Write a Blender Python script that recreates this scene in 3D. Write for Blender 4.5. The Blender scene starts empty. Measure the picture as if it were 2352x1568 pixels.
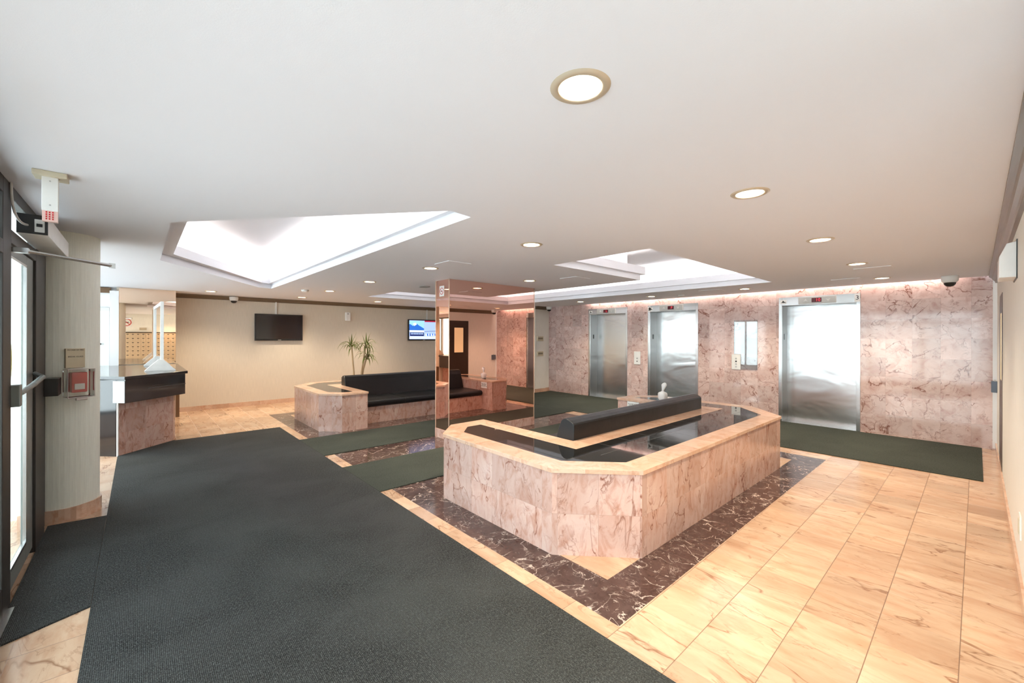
import bpy, bmesh, math, random
from mathutils import Vector, Matrix
from mathutils.geometry import tessellate_polygon
random.seed(7)
SC = bpy.context.scene
COL = SC.collection
PI = math.pi

# ------------------------------------------------------------------ camera
CH = 1.5825          # eye height
H = 2.473            # ceiling height
cam_d = bpy.data.cameras.new('camera')
cam = bpy.data.objects.new('camera', cam_d); COL.objects.link(cam)
yaw, roll = 0.7306, 0.0028
f = Vector((math.sin(yaw), math.cos(yaw), 0)); r0 = Vector((math.cos(yaw), -math.sin(yaw), 0)); u0 = Vector((0, 0, 1))
r = r0*math.cos(roll)+u0*math.sin(roll); u = u0*math.cos(roll)-r0*math.sin(roll)
M = Matrix((r, u, -f)).transposed().to_4x4(); M.translation = (0, 0, CH)
cam.matrix_world = M
cam_d.sensor_width = 36; cam_d.lens = 956.94/2352*36
cam_d.shift_y = -0.0102*956.94/2352
cam_d.clip_start = 0.02; cam_d.clip_end = 200
SC.camera = cam

# ------------------------------------------------------------------ world and exposure
W = bpy.data.worlds.new('daylight'); SC.world = W; W.use_nodes = True
bg = W.node_tree.nodes['Background']
bg.inputs[0].default_value = (0.86, 0.94, 1.0, 1); bg.inputs[1].default_value = 8.2
SC.view_settings.view_transform = 'Standard'; SC.view_settings.look = 'None'
SC.view_settings.exposure = 0.12; SC.view_settings.gamma = 1; SC.view_settings.use_curve_mapping = False
LAMP_W = 52.0        # each recessed downlight
COVE_W = 3.8        # per metre of cove strip
WASH_W = 4.0         # per metre of wall washer
WARM = (1.0, 0.83, 0.60); COOL = (1.0, 0.93, 0.84)

def link_light(name, typ, loc, energy, color, parent=None, rot=(0, 0, 0), **kw):
    d = bpy.data.lights.new(name, typ); d.energy = energy; d.color = color
    for k, v in kw.items(): setattr(d, k, v)
    o = bpy.data.objects.new(name, d); COL.objects.link(o)
    o.rotation_euler = rot
    if parent: o.parent = parent
    o.location = loc
    return o


# ------------------------------------------------------------------ materials
MATS = {}
class NT:
    def __init__(s, name):
        s.m = bpy.data.materials.new(name); s.m.use_nodes = True
        s.t = s.m.node_tree; s.n = s.t.nodes; s.b = s.n['Principled BSDF']; s.out = s.n['Material Output']
    def new(s, typ, **kw):
        n = s.n.new(typ)
        for k, v in kw.items(): setattr(n, k, v)
        return n
    def l(s, a, b): s.t.links.new(a, b)
    def inp(s, node, key, v):
        if hasattr(v, 'is_linked') or hasattr(v, 'links'): s.l(v, node.inputs[key])
        else: node.inputs[key].default_value = v
    def math(s, op, a, b=0.0, c=None, clamp=False):
        n = s.new('ShaderNodeMath', operation=op, use_clamp=clamp); s.inp(n, 0, a); s.inp(n, 1, b)
        if c is not None: s.inp(n, 2, c)
        return n.outputs[0]
    def vmath(s, op, a, b=(0, 0, 0)):
        n = s.new('ShaderNodeVectorMath', operation=op); s.inp(n, 0, a); s.inp(n, 1, b)
        return n.outputs[0]
    def noise(s, vec, scale, detail=2, rough=.5, dist=0.0):
        n = s.new('ShaderNodeTexNoise'); s.inp(n, 'Vector', vec)
        n.inputs['Scale'].default_value = scale; n.inputs['Detail'].default_value = detail
        n.inputs['Roughness'].default_value = rough; n.inputs['Distortion'].default_value = dist
        return n.outputs[0]
    def mix(s, fac, a, b, mode='MIX'):
        n = s.new('ShaderNodeMix', data_type='RGBA', blend_type=mode); s.inp(n, 0, fac)
        s.inp(n, 6, a if hasattr(a, 'links') else (*a, 1)); s.inp(n, 7, b if hasattr(b, 'links') else (*b, 1))
        return n.outputs[2]
    def ramp(s, v, lo, hi):
        n = s.new('ShaderNodeMapRange', clamp=True); s.inp(n, 0, v)
        n.inputs[1].default_value = lo; n.inputs[2].default_value = hi
        return n.outputs[0]
    def bump(s, h, strength=.2, dist=.01):
        n = s.new('ShaderNodeBump'); s.l(h, n.inputs['Height']); n.inputs['Strength'].default_value = strength
        n.inputs['Distance'].default_value = dist; s.l(n.outputs[0], s.b.inputs['Normal'])

def simple(name, col, rough=.5, metal=0.0, spec=.5, emit=None, es=1.0):
    if name in MATS: return MATS[name]
    t = NT(name); b = t.b
    co = t.new('ShaderNodeTexCoord').outputs['Object']
    n = t.noise(co, 9, 3)
    c = t.mix(t.ramp(n, .3, .7), [x*.96 for x in col], [min(1, x*1.04) for x in col])
    t.l(c, b.inputs['Base Color'])
    b.inputs['Roughness'].default_value = rough; b.inputs['Metallic'].default_value = metal
    b.inputs['Specular IOR Level'].default_value = spec
    if emit:
        b.inputs['Emission Color'].default_value = (*emit, 1); b.inputs['Emission Strength'].default_value = es
    MATS[name] = t.m; return t.m

def marble(name, c1, c2, c3, vein, veinc, tw, th, ox=0.0, oy=0.0, rough=.1, jointc=.6, vscale=1.0, vein2=None, stretch=(1, 1, 1), jw=.0022, patch=.95, jx=1.0, tv=.24, swirl=1.2):
    t = NT(name); b = t.b
    tc = t.new('ShaderNodeTexCoord'); uv = tc.outputs['UV']
    sep = t.new('ShaderNodeSeparateXYZ'); t.l(uv, sep.inputs[0])
    ux = t.math('DIVIDE', t.math('SUBTRACT', sep.outputs[0], ox), tw)
    uy = t.math('DIVIDE', t.math('SUBTRACT', sep.outputs[1], oy), th)
    fx = t.math('FLOOR', ux); fy = t.math('FLOOR', uy)
    idv = t.new('ShaderNodeCombineXYZ'); t.l(fx, idv.inputs[0]); t.l(fy, idv.inputs[1])
    wn = t.new('ShaderNodeTexWhiteNoise', noise_dimensions='3D'); t.l(idv.outputs[0], wn.inputs['Vector'])
    off = t.vmath('SCALE', wn.outputs['Color']); off.node.inputs['Scale'].default_value = 37.0
    vec = t.vmath('ADD', t.vmath('MULTIPLY', uv, stretch), off)
    vec = vec
    big = t.noise(vec, 2.2*vscale, 5, .6, .8)
    med = t.noise(vec, 7*vscale, 6, .62, swirl)
    fine = t.noise(vec, 60, 4, .7)
    col = t.mix(t.ramp(big, .35, .68), c1, c2)
    col = t.mix(t.math('MULTIPLY', t.ramp(med, .48, .70), patch), col, c3)
    # veins
    vn = t.noise(vec, 2.0*vscale, 5, .5, .55)
    va = t.math('ABSOLUTE', t.math('SUBTRACT', vn, .5))
    vm = t.math('SUBTRACT', 1.0, t.ramp(va, .0, .010))
    brk = t.ramp(t.noise(vec, 3.3*vscale, 2), .38, .54)
    vm = t.math('MULTIPLY', t.math('MULTIPLY', vm, brk), vein)
    col = t.mix(vm, col, veinc)
    vn2 = t.noise(t.vmath('ADD', vec, (5.3, 2.1, 9)), 5.0*vscale, 5, .58, 1.0)
    va2 = t.math('ABSOLUTE', t.math('SUBTRACT', vn2, .5))
    vm2 = t.math('MULTIPLY', t.math('SUBTRACT', 1.0, t.ramp(va2, .0, .02)), t.math('MULTIPLY', t.ramp(t.noise(vec, 5*vscale, 2), .45, .6), vein*.55))
    col = t.mix(vm2, col, vein2 or veinc)
    # small blotches
    bl = t.ramp(t.noise(vec, 11*vscale, 3, .6, .5), .68, .74)
    col = t.mix(t.math('MULTIPLY', bl, vein*.6), col, veinc)
    # per tile brightness
    br = t.math('ADD', t.math('MULTIPLY', wn.outputs['Value'], tv), 1.0-tv*.5)
    br = t.math('MULTIPLY', br, t.math('ADD', t.math('MULTIPLY', fine, .10), .95))
    sc = t.vmath('SCALE', col); t.l(br, sc.node.inputs['Scale'])
    # joints
    def edge(v, size):
        fr = t.math('FRACT', v)
        d = t.math('MINIMUM', fr, t.math('SUBTRACT', 1.0, fr))
        return t.math('LESS_THAN', t.math('MULTIPLY', d, size), jw/2)
    j = t.math('MAXIMUM', t.math('MULTIPLY', edge(ux, tw), jx), edge(uy, th))
    j = t.math('MULTIPLY', j, jointc)
    col = t.mix(j, sc, (c1[0]*.35, c1[1]*.3, c1[2]*.28))
    t.l(col, b.inputs['Base Color'])
    t.l(t.math('ADD', t.math('MULTIPLY', j, .4), rough), b.inputs['Roughness'])
    t.bump(t.noise(vec, 3, 2), .02, .01)
    return t.m

PINK1 = (.72, .47, .36); PINK2 = (.80, .60, .50); PINK3 = (.62, .36, .26); VEINC = (.22, .08, .05)
m_wall_marble = marble('pink marble wall tiles', (.63, .46, .42), (.76, .61, .575), (.54, .34, .30), .95, VEINC, .3135, .3105, .055, .025, rough=.07, jointc=.35)
m_planter = marble('pink marble cladding', (.52, .325, .265), (.60, .43, .375), (.43, .22, .16), 1.0, VEINC, .295, .303, .10, -.003, rough=.16, jointc=.5, vscale=.9, stretch=(1.6, .8, 1))
m_coping = marble('pink marble coping', (.60, .385, .27), (.70, .49, .37), (.55, .31, .20), .35, (.45, .18, .10), .30, 1.7, 0, -.4, rough=.15, jointc=.35)
m_floor = marble('pink marble floor tiles', (.52, .335, .22), (.64, .465, .325), (.46, .255, .15), .75, (.20, .08, .035), .305, .3105, -.17, .055, rough=.17, jointc=.85, vscale=.75, stretch=(1.9, .6, 1), jw=.0042, patch=.7, jx=.4, tv=.3, swirl=.5)
m_dark = marble('dark red brown marble border', (.060, .032, .028), (.10, .058, .050), (.04, .02, .018), 1.0, (.66, .56, .50), .323, .64, .01, .0, rough=.12, jointc=.5, vscale=2.0, vein2=(.55, .45, .40))
m_granite = marble('black polished granite', (.012, .012, .012), (.02, .019, .018), (.008, .008, .008), 0.0, (.1, .1, .1), .30, .30, .28, .28, rough=.03, jointc=.0)
m_granite.node_tree.nodes['Principled BSDF'].inputs['Specular IOR Level'].default_value = .9

def carpet(name, base, speck):
    t = NT(name); tc = t.new('ShaderNodeTexCoord').outputs['UV']
    sp0 = t.noise(t.vmath('MULTIPLY', tc, (1, .5, 1)), 260, 2, .75)
    sp = t.math('ADD', t.math('MULTIPLY', sp0, .6), t.math('MULTIPLY', t.noise(t.vmath('MULTIPLY', tc, (1, .5, 1)), 110, 3, .8), .4))
    lo = t.noise(t.vmath('MULTIPLY', tc, (1, 1.3, 1)), 1.1, 4, .6, .5)
    c = t.mix(t.ramp(sp, .47, .66), base, speck)
    c = t.mix(t.math('MULTIPLY', t.ramp(lo, .38, .66), .45), c, [(x+y)*.5 for x, y in zip(base, speck)])
    t.l(c, t.b.inputs['Base Color']); t.b.inputs['Roughness'].default_value = .8
    t.b.inputs['Specular IOR Level'].default_value = .22
    w = t.new('ShaderNodeTexWave', wave_type='BANDS', bands_direction='X'); t.l(tc, w.inputs['Vector']); w.inputs['Scale'].default_value = 42; w.inputs['Distortion'].default_value = .6
    h = t.math('ADD', t.math('MULTIPLY', w.outputs['Fac'], .6), sp)
    t.bump(h, .55, .004)
    return t.m
m_carpet = carpet('charcoal ribbed carpet', (.0090, .0100, .0102), (.122, .132, .130))
m_runner = carpet('dark green ribbed carpet', (.016, .021, .017), (.11, .128, .105))

def wallpaper(name, col):
    t = NT(name); co = t.new('ShaderNodeTexCoord').outputs['UV']
    s1 = t.noise(t.vmath('MULTIPLY', co, (160, 5, 1)), 1, 2, .6)
    s2 = t.noise(t.vmath('MULTIPLY', co, (30, 90, 1)), 1, 2, .6)
    c = t.mix(t.ramp(s1, .3, .7), [x*.93 for x in col], [min(1, x*1.04) for x in col])
    c = t.mix(t.math('MULTIPLY', t.ramp(s2, .5, .8), .12), c, [x*.8 for x in col])
    t.l(c, t.b.inputs['Base Color']); t.b.inputs['Roughness'].default_value = .55
    return t.m
m_wallp = wallpaper('beige woven wallpaper', (.69, .62, .52))
m_colpaper = wallpaper('pale sage wallpaper', (.82, .83, .74))
m_rwall = wallpaper('cream wallpaper', (.86, .85, .79))

def paint(name, col, rough=.6):
    t = NT(name); co = t.new('ShaderNodeTexCoord').outputs['Object']
    t.b.inputs['Base Color'].default_value = (*col, 1); t.b.inputs['Roughness'].default_value = rough
    t.bump(t.noise(co, 180, 3, .7), .12, .003)
    return t.m
m_ceil = paint('white ceiling paint', (.85, .865, .92))
m_white = simple('white plastic', (.82, .82, .80), .35)
m_whitewall = paint('white wall paint', (.85, .85, .86))
m_frame = simple('dark bronze aluminium', (.022, .020, .018), .5, .0)
m_frame2 = simple('grey aluminium', (.20, .22, .21), .4, .3)
m_thr = simple('bright aluminium', (.75, .76, .76), .25, 1)
m_crown = NT('dark walnut moulding'); _c = m_crown.new('ShaderNodeTexCoord').outputs['UV']
_n = m_crown.noise(m_crown.vmath('MULTIPLY', _c, (3, 80, 1)), 1, 4, .6)
m_crown.l(m_crown.mix(_n, (.10, .065, .038), (.20, .145, .095)), m_crown.b.inputs['Base Color'])
m_crown.b.inputs['Roughness'].default_value = .3; m_crown = m_crown.m
m_leather = NT('black leather'); _c = m_leather.new('ShaderNodeTexCoord').outputs['Object']
m_leather.b.inputs['Base Color'].default_value = (.008, .0085, .010, 1); m_leather.b.inputs['Roughness'].default_value = .33
m_leather.b.inputs['Specular IOR Level'].default_value = .38
m_leather.bump(m_leather.math('ADD', m_leather.noise(_c, 320, 2), m_leather.math('MULTIPLY', m_leather.noise(_c, 5, 3), 6.0)), .25, .004); m_leather = m_leather.m

def steel(name, rough, wav, k=.56):
    t = NT(name); co = t.new('ShaderNodeTexCoord').outputs['UV']
    t.b.inputs['Metallic'].default_value = 1
    g = t.noise(t.vmath('MULTIPLY', co, (400, 3, 1)), 1, 2)
    t.l(t.mix(g, (k-.04, k-.04, k-.04), (k+.05, k+.05, k+.045)), t.b.inputs['Base Color'])
    t.b.inputs['Roughness'].default_value = rough
    t.b.inputs['Anisotropic'].default_value = .5
    t.bump(t.noise(t.vmath('MULTIPLY', co, (1.2, 2.6, 1)), 1.0, 2, .45, .6), wav, .045)
    return t.m
m_steel = steel('brushed stainless door', .24, .16, .66)
m_steelj = steel('satin stainless lining', .38, .02, .32)
m_steelf = steel('stainless frame', .24, .05)

def mirror(name, col):
    t = NT(name); t.b.inputs['Metallic'].default_value = 1; t.b.inputs['Roughness'].default_value = .0
    co = t.new('ShaderNodeTexCoord').outputs['Object']
    t.l(t.mix(t.noise(co, .8, 1), [x*.97 for x in col], col), t.b.inputs['Base Color'])
    return t.m
m_mirror = mirror('bronze tinted mirror', (.90, .59, .50))
m_mirror2 = mirror('peach tinted mirror', (.93, .70, .52))

def glass(name, tint=(.9, .96, .95), refl=1.0):
    t = NT(name); t.n.remove(t.b)
    tr = t.new('ShaderNodeBsdfTransparent'); tr.inputs[0].default_value = (*tint, 1)
    gl = t.new('ShaderNodeBsdfGlossy'); gl.inputs['Roughness'].default_value = .01
    fr = t.new('ShaderNodeFresnel'); fr.inputs[0].default_value = 1.5
    mx = t.new('ShaderNodeMixShader'); t.l(t.math('MULTIPLY', fr.outputs[0], refl), mx.inputs[0]); t.l(tr.outputs[0], mx.inputs[1]); t.l(gl.outputs[0], mx.inputs[2])
    t.l(mx.outputs[0], t.out.inputs[0]); return t.m
m_glass = glass('clear glass', (.93, .97, .965), .3); m_acryl = glass('clear acrylic', (.95, .97, .97), 1.6); m_acryl2 = glass('thin clear screen', (.985, .99, .99), .04)

def emis(name, col, s): 
    t = NT(name); t.b.inputs['Base Color'].default_value = (*[min(1, c*.6) for c in col], 1)
    t.b.inputs['Emission Color'].default_value = (*col, 1); t.b.inputs['Emission Strength'].default_value = s
    return t.m
m_lens = emis('lit lamp glass', (1, .95, .85), 12.0)
m_black = simple('black plastic', (.015, .015, .016), .35)
m_blackl = simple('black gloss laminate', (.014, .014, .016), .10, 0, .9)
m_gold = simple('pale brass trim', (.62, .53, .40), .35, .25)
m_beige = simple('beige plastic', (.62, .56, .42), .4)
m_beige2 = simple('beige plastic dark slot', (.25, .22, .15), .4)
m_red = simple('red paint', (.55, .015, .02), .3)
m_redled = emis('red led', (1, .04, .07), 1.0)
m_reddark = simple('dark red display', (.12, .005, .01), .2)
m_text = simple('black lettering', (.02, .02, .02), .5)
m_grey = simple('grey metal', (.45, .45, .45), .35, .4)
m_greyl = simple('light grey plate', (.62, .62, .60), .4)
m_tan = simple('faded paper', (.62, .54, .38), .6)
m_wood = simple('dark stained door', (.035, .022, .016), .3)
m_pot = simple('terracotta pot', (.34, .16, .09), .7)
m_soil = simple('potting soil', (.05, .035, .02), .9)
m_stem = simple('woody stem', (.42, .30, .17), .7)
m_leaf = NT('strap leaf'); _c = m_leaf.new('ShaderNodeTexCoord').outputs['UV']
m_leaf.l(m_leaf.mix(m_leaf.noise(_c, 8, 2), (.13, .20, .03), (.34, .40, .10)), m_leaf.b.inputs['Base Color']); m_leaf.b.inputs['Roughness'].default_value = .4; m_leaf = m_leaf.m
m_yellow = simple('yellow sticker', (.72, .66, .18), .5)
m_bluebox = simple('blue grey box', (.10, .13, .18), .4)
m_ground = simple('pale paving outside', (.86, .84, .83), .8)
m_brownbox = simple('brown trim wood', (.16, .09, .045), .5)
m_mailb = simple('champagne mailbox metal', (.62, .50, .36), .35, .4)
m_pinkpl = simple('pink tinted plastic', (.80, .55, .50), .3)

# ------------------------------------------------------------------ mesh helpers (all coordinates are in room metres)
def uvbox(me):
    uvl = me.uv_layers.new(name='UVMap') if not me.uv_layers else me.uv_layers[0]
    for p in me.polygons:
        n = p.normal
        if abs(n.z) > .7:
            for li in p.loop_indices:
                v = me.vertices[me.loops[li].vertex_index].co; uvl.data[li].uv = (v.x, v.y)
        else:
            t = Vector((abs(n.y), -n.x*(1 if n.y >= 0 else -1))) if abs(n.y) > 1e-6 else Vector((0, 1))
            if t.length < 1e-6: t = Vector((1, 0))
            t.normalize()
            for li in p.loop_indices:
                v = me.vertices[me.loops[li].vertex_index].co; uvl.data[li].uv = (v.x*t.x+v.y*t.y, v.z)

def props(o, label=None, cat=None, group=None, kind=None):
    if label: o['label'] = label
    if cat: o['category'] = cat
    if group: o['group'] = group
    if kind: o['kind'] = kind
    return o

def gloc(p):
    v = Vector((0, 0, 0))
    while p: v = v+p.location; p = p.parent
    return v

def obj(name, bm, mat, parent=None, bevel=0, seg=2, smooth=False, recalc=True):
    if recalc: bmesh.ops.recalc_face_normals(bm, faces=bm.faces)
    me = bpy.data.meshes.new(name); bm.to_mesh(me); bm.free()
    me.update(); uvbox(me)
    for m in (mat if isinstance(mat, (list, tuple)) else [mat]): me.materials.append(m)
    if smooth:
        for p in me.polygons: p.use_smooth = True
    o = bpy.data.objects.new(name, me); COL.objects.link(o)
    if parent:
        off = gloc(parent); me.transform(Matrix.Translation(-off)); o.parent = parent
    else:
        xs = [v.co for v in me.vertices]
        c = Vector(((min(v.x for v in xs)+max(v.x for v in xs))/2, (min(v.y for v in xs)+max(v.y for v in xs))/2, min(v.z for v in xs)))
        me.transform(Matrix.Translation(-c)); o.location = c
    if bevel:
        b = o.modifiers.new('bevel', 'BEVEL'); b.width = bevel; b.segments = seg; b.limit_method = 'ANGLE'; b.angle_limit = math.radians(40)
    return o

def thing(name, label, cat, loc, group=None, kind=None):
    o = bpy.data.objects.new(name, None); COL.objects.link(o); o.location = loc; o.empty_display_size = .1
    return props(o, label, cat, group, kind)

def box(bm, x0, x1, y0, y1, z0, z1, mi=0):
    v = [bm.verts.new(p) for p in ((x0, y0, z0), (x1, y0, z0), (x1, y1, z0), (x0, y1, z0), (x0, y0, z1), (x1, y0, z1), (x1, y1, z1), (x0, y1, z1))]
    for q in ((0, 3, 2, 1), (4, 5, 6, 7), (0, 1, 5, 4), (1, 2, 6, 5), (2, 3, 7, 6), (3, 0, 4, 7)):
        fc = bm.faces.new([v[i] for i in q]); fc.material_index = mi
def BX(*a, mi=0):
    bm = bmesh.new(); box(bm, *a, mi=mi); return bm

def sheet(bm, loops, fn, mi=0):
    """tessellated flat area; loops = [outline, hole, ...] of 2D points, fn maps 2D -> 3D"""
    tris = tessellate_polygon([[Vector((x, y, 0)) for x, y in lp] for lp in loops])
    pts = [p for lp in loops for p in lp]
    vs = [bm.verts.new(fn(*p)) for p in pts]
    for tri in tris:
        try: bm.faces.new([vs[i] for i in tri]).material_index = mi
        except ValueError: pass
    return vs
def prism(bm, loops, z0, z1, mi=0):
    a = sheet(bm, loops, lambda x, y: (x, y, z0), mi); b = sheet(bm, loops, lambda x, y: (x, y, z1), mi)
    k = 0
    for lp in loops:
        n = len(lp)
        for i in range(n):
            j = (i+1) % n
            bm.faces.new((a[k+i], a[k+j], b[k+j], b[k+i])).material_index = mi
        k += n
def extr(bm, prof, fn0, fn1, mi=0):
    """extrude a closed profile between two placements"""
    a = [bm.verts.new(fn0(*p)) for p in prof]; b = [bm.verts.new(fn1(*p)) for p in prof]; n = len(prof)
    for i in range(n): bm.faces.new((a[i], a[(i+1) % n], b[(i+1) % n], b[i])).material_index = mi
    bm.faces.new(a).material_index = mi; bm.faces.new(b[::-1]).material_index = mi
def area(lp): return sum(lp[i][0]*lp[(i+1) % len(lp)][1]-lp[(i+1) % len(lp)][0]*lp[i][1] for i in range(len(lp)))/2
def inset(lp, d):
    if area(lp) < 0: lp = lp[::-1]
    out = []; n = len(lp)
    for i in range(n):
        p0, p1, p2 = Vector(lp[i-1]), Vector(lp[i]), Vector(lp[(i+1) % n])
        e1 = (p1-p0).normalized(); e2 = (p2-p1).normalized()
        n1 = Vector((-e1.y, e1.x)); n2 = Vector((-e2.y, e2.x))
        s = (n1+n2)/(1+n1.dot(n2)); out.append(tuple(p1+s*d))
    return out
def cyl(bm, c, r1, r2, z0, z1, n=32, mi=0, axis='z', caps=True):
    def P(a, rr, z):
        x, y = rr*math.cos(a), rr*math.sin(a)
        return {'z': (c[0]+x, c[1]+y, z), 'y': (c[0]+x, z, c[1]+y), 'x': (z, c[0]+x, c[1]+y)}[axis]
    a = [bm.verts.new(P(2*PI*i/n, r1, z0)) for i in range(n)]; b = [bm.verts.new(P(2*PI*i/n, r2, z1)) for i in range(n)]
    for i in range(n): bm.faces.new((a[i], a[(i+1) % n], b[(i+1) % n], b[i])).material_index = mi
    if caps: bm.faces.new(a[::-1]).material_index = mi; bm.faces.new(b).material_index = mi
def lathe(bm, c, prof, n=32, mi=0):
    rings = [[bm.verts.new((c[0]+rr*math.cos(2*PI*i/n), c[1]+rr*math.sin(2*PI*i/n), z)) for i in range(n)] for rr, z in prof]
    for a, b in zip(rings, rings[1:]):
        for i in range(n): bm.faces.new((a[i], a[(i+1) % n], b[(i+1) % n], b[i])).material_index = mi
    return rings
def tube(bm, pts, rad, n=10, mi=0):
    pts = [Vector(p) for p in pts]; rings = []
    for i, p in enumerate(pts):
        d = (pts[min(i+1, len(pts)-1)]-pts[max(i-1, 0)]).normalized()
        up = Vector((0, 0, 1)) if abs(d.z) < .9 else Vector((1, 0, 0))
        s = d.cross(up).normalized(); t = s.cross(d)
        rr = rad[i] if isinstance(rad, (list, tuple)) else rad
        rings.append([bm.verts.new(p+(s*math.cos(2*PI*k/n)+t*math.sin(2*PI*k/n))*rr) for k in range(n)])
    for a, b in zip(rings, rings[1:]):
        for k in range(n): bm.faces.new((a[k], a[(k+1) % n], b[(k+1) % n], b[k])).material_index = mi
    bm.faces.new(rings[0][::-1]).material_index = mi; bm.faces.new(rings[-1]).material_index = mi
def text(name, s, size, loc, rx, rz, mat, parent, thick=.0006, align='CENTER'):
    cu = bpy.data.curves.new(name, 'FONT'); cu.body = s; cu.size = size; cu.align_x = align; cu.align_y = 'CENTER'; cu.extrude = thick
    cu.space_line = .85
    tmp = bpy.data.objects.new('tmp', cu); COL.objects.link(tmp)
    dg = bpy.context.evaluated_depsgraph_get(); me = bpy.data.meshes.new_from_object(tmp.evaluated_get(dg))
    bpy.data.objects.remove(tmp); me.name = name
    me.transform(Matrix.Translation(Vector(loc)-gloc(parent)) @ Matrix.Rotation(rz, 4, 'Z') @ Matrix.Rotation(rx, 4, 'X'))
    me.materials.clear(); me.materials.append(mat)
    o = bpy.data.objects.new(name, me); COL.objects.link(o); o.parent = parent; return o
def copy_tree(o, parent=None):
    c = o.copy(); COL.objects.link(c); c.parent = parent
    for ch in list(o.children): copy_tree(ch, c)
    return c
def struct(name, bm, mat, parent=None, **kw):
    o = obj(name, bm, mat, parent, **kw)
    if not parent: o['kind'] = 'structure'
    return o

# ================================================================== SETTING
# ---- floor: pink tiles with the dark marble rectangle inlaid under the two seating islands
bm = bmesh.new()
DX0, DX1, DY0, DY1 = 1.963, 6.66, 1.306, 9.55
outer = [(-1.85, -1.6), (9.5, -1.6), (9.5, 11.25), (-1.85, 11.25)]
darkr = [(DX0, DY0), (DX1, DY0), (DX1, DY1), (DX0, DY1)]
sheet(bm, [outer, darkr], lambda x, y: (x, y, 0), 0)
iw = .322; q = .47
ax, ay, bx, by = DX0+iw, DY0+iw-.02, DX1-iw, DY1-iw+.02
tris = [[(ax, ay), (ax+q, ay), (ax, ay+q)], [(bx, ay), (bx, ay+q), (bx-q, ay)], [(bx, by), (bx-q, by), (bx, by-q)], [(ax, by), (ax, by-q), (ax+q, by)]]
sheet(bm, [darkr]+tris, lambda x, y: (x, y, 0), 1)
for tr in tris: sheet(bm, [tr], lambda x, y: (x, y, 0), 0)
for fc in bm.faces:
    fc.normal_update()
    if fc.normal.z < 0: fc.normal_flip()
struct('floor', bm, [m_floor, m_dark], recalc=False)
struct('trim_1', BX(-18, -.70, -16, 26, -.16, -.012), m_ground)
bpy.data.objects['trim_1']['label'] = 'pale paving outside the glazed entrance wall'

# ---- ceiling with downlight holes and the two stepped coffers
LIGHTS = [(1.17, .945), (2.80, .935), (4.60, .95), (6.41, .96), (8.19, .94),
          (2.81, 2.86), (2.81, 4.72), (2.78, 6.56), (2.77, 8.42), (4.58, 4.70),
          (8.20, 2.82), (8.25, 4.70), (1.06, 10.1), (2.75, 10.2), (4.50, 10.1), (8.2, 6.6), (-1.0, 8.2), (.9, -.85)]
C1 = [(1.835, 2.51), (1.635, 2.48), (.185, 4.21), (.185, 6.39), (1.62, 8.68), (1.835, 8.78)]
C2 = [(3.80, 2.185), (7.52, 2.185), (7.52, 9.0), (3.77, 9.0), (3.77, 7.62), (5.78, 7.62), (5.78, 3.48), (3.80, 3.48)]
HOLE_R = .085
bm = bmesh.new()
XC1 = 8.985
co = [(-1.85, -1.6), (XC1, -1.6), (XC1, 11.25), (-1.85, 11.25)]
holes = [C1, C2]+[[(x+HOLE_R*math.cos(-2*PI*i/24), y+HOLE_R*math.sin(-2*PI*i/24)) for i in range(24)] for x, y in LIGHTS]
sheet(bm, [co]+holes, lambda x, y: (x, y, H))
def ring(bm, a, za, b, zb):
    n = len(a)
    va = [bm.verts.new((*p, za)) for p in a]; vb = [bm.verts.new((*p, zb)) for p in b]
    for i in range(n): bm.faces.new((va[i], va[(i+1) % n], vb[(i+1) % n], vb[i]))
for C in (C1, C2):
    if area(C) < 0: C = C[::-1]
    i1 = inset(C, .055); o2 = inset(C, -.14)
    i0 = inset(C, .030)
    if min(p[0] for p in C) < 1:   # the big coffer has a wider soffit on its short left side
        i1 = [(.305, y) if x < .5 else (x, y) for x, y in i1]; i0 = [(.28, y) if x < .5 else (x, y) for x, y in i0]
    ring(bm, C, H, C, H+.085); ring(bm, C, H+.085, i1, H+.085); ring(bm, i1, H+.085, i1, H+.20)
    ring(bm, i1, H+.20, i0, H+.20); ring(bm, i0, H+.20, i0, H+.10); ring(bm, i0, H+.10, o2, H+.10); ring(bm, o2, H+.10, o2, H+.50)
    sheet(bm, [o2], lambda x, y: (x, y, H+.50))
# washer slot above the lift wall
box(bm, XC1, XC1+.012, -.30, 8.60, H, H+.16); box(bm, XC1, 9.18, -.30, 8.60, H+.16, H+.18)
for fc in bm.faces: fc.normal_update()
struct('ceiling', bm, m_ceil, recalc=False)
# cove strip lights lying on the ledges of the coffers, facing up
for C in (C1, C2):
    if area(C) < 0: C = C[::-1]
    mid = inset(C, -.05)
    for i in range(len(mid)):
        a, b = Vector(mid[i]), Vector(mid[(i+1) % len(mid)]); L = (b-a).length
        if L < .5: continue
        c = (a+b)/2; ang = math.atan2(b.y-a.y, b.x-a.x)
        link_light('cove_strip_light', 'AREA', (c.x, c.y, H+.13), COVE_W*L, COOL, rot=(PI, 0, -ang) if False else (PI, 0, ang), shape='RECTANGLE', size=L*.94, size_y=.05)
link_light('wall_wash_light', 'AREA', (9.03, 3.6, H+.14), WASH_W*7.0, (1, .86, .74), rot=(0, 0, PI/2), shape='RECTANGLE', size=6.8, size_y=.05)

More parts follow.
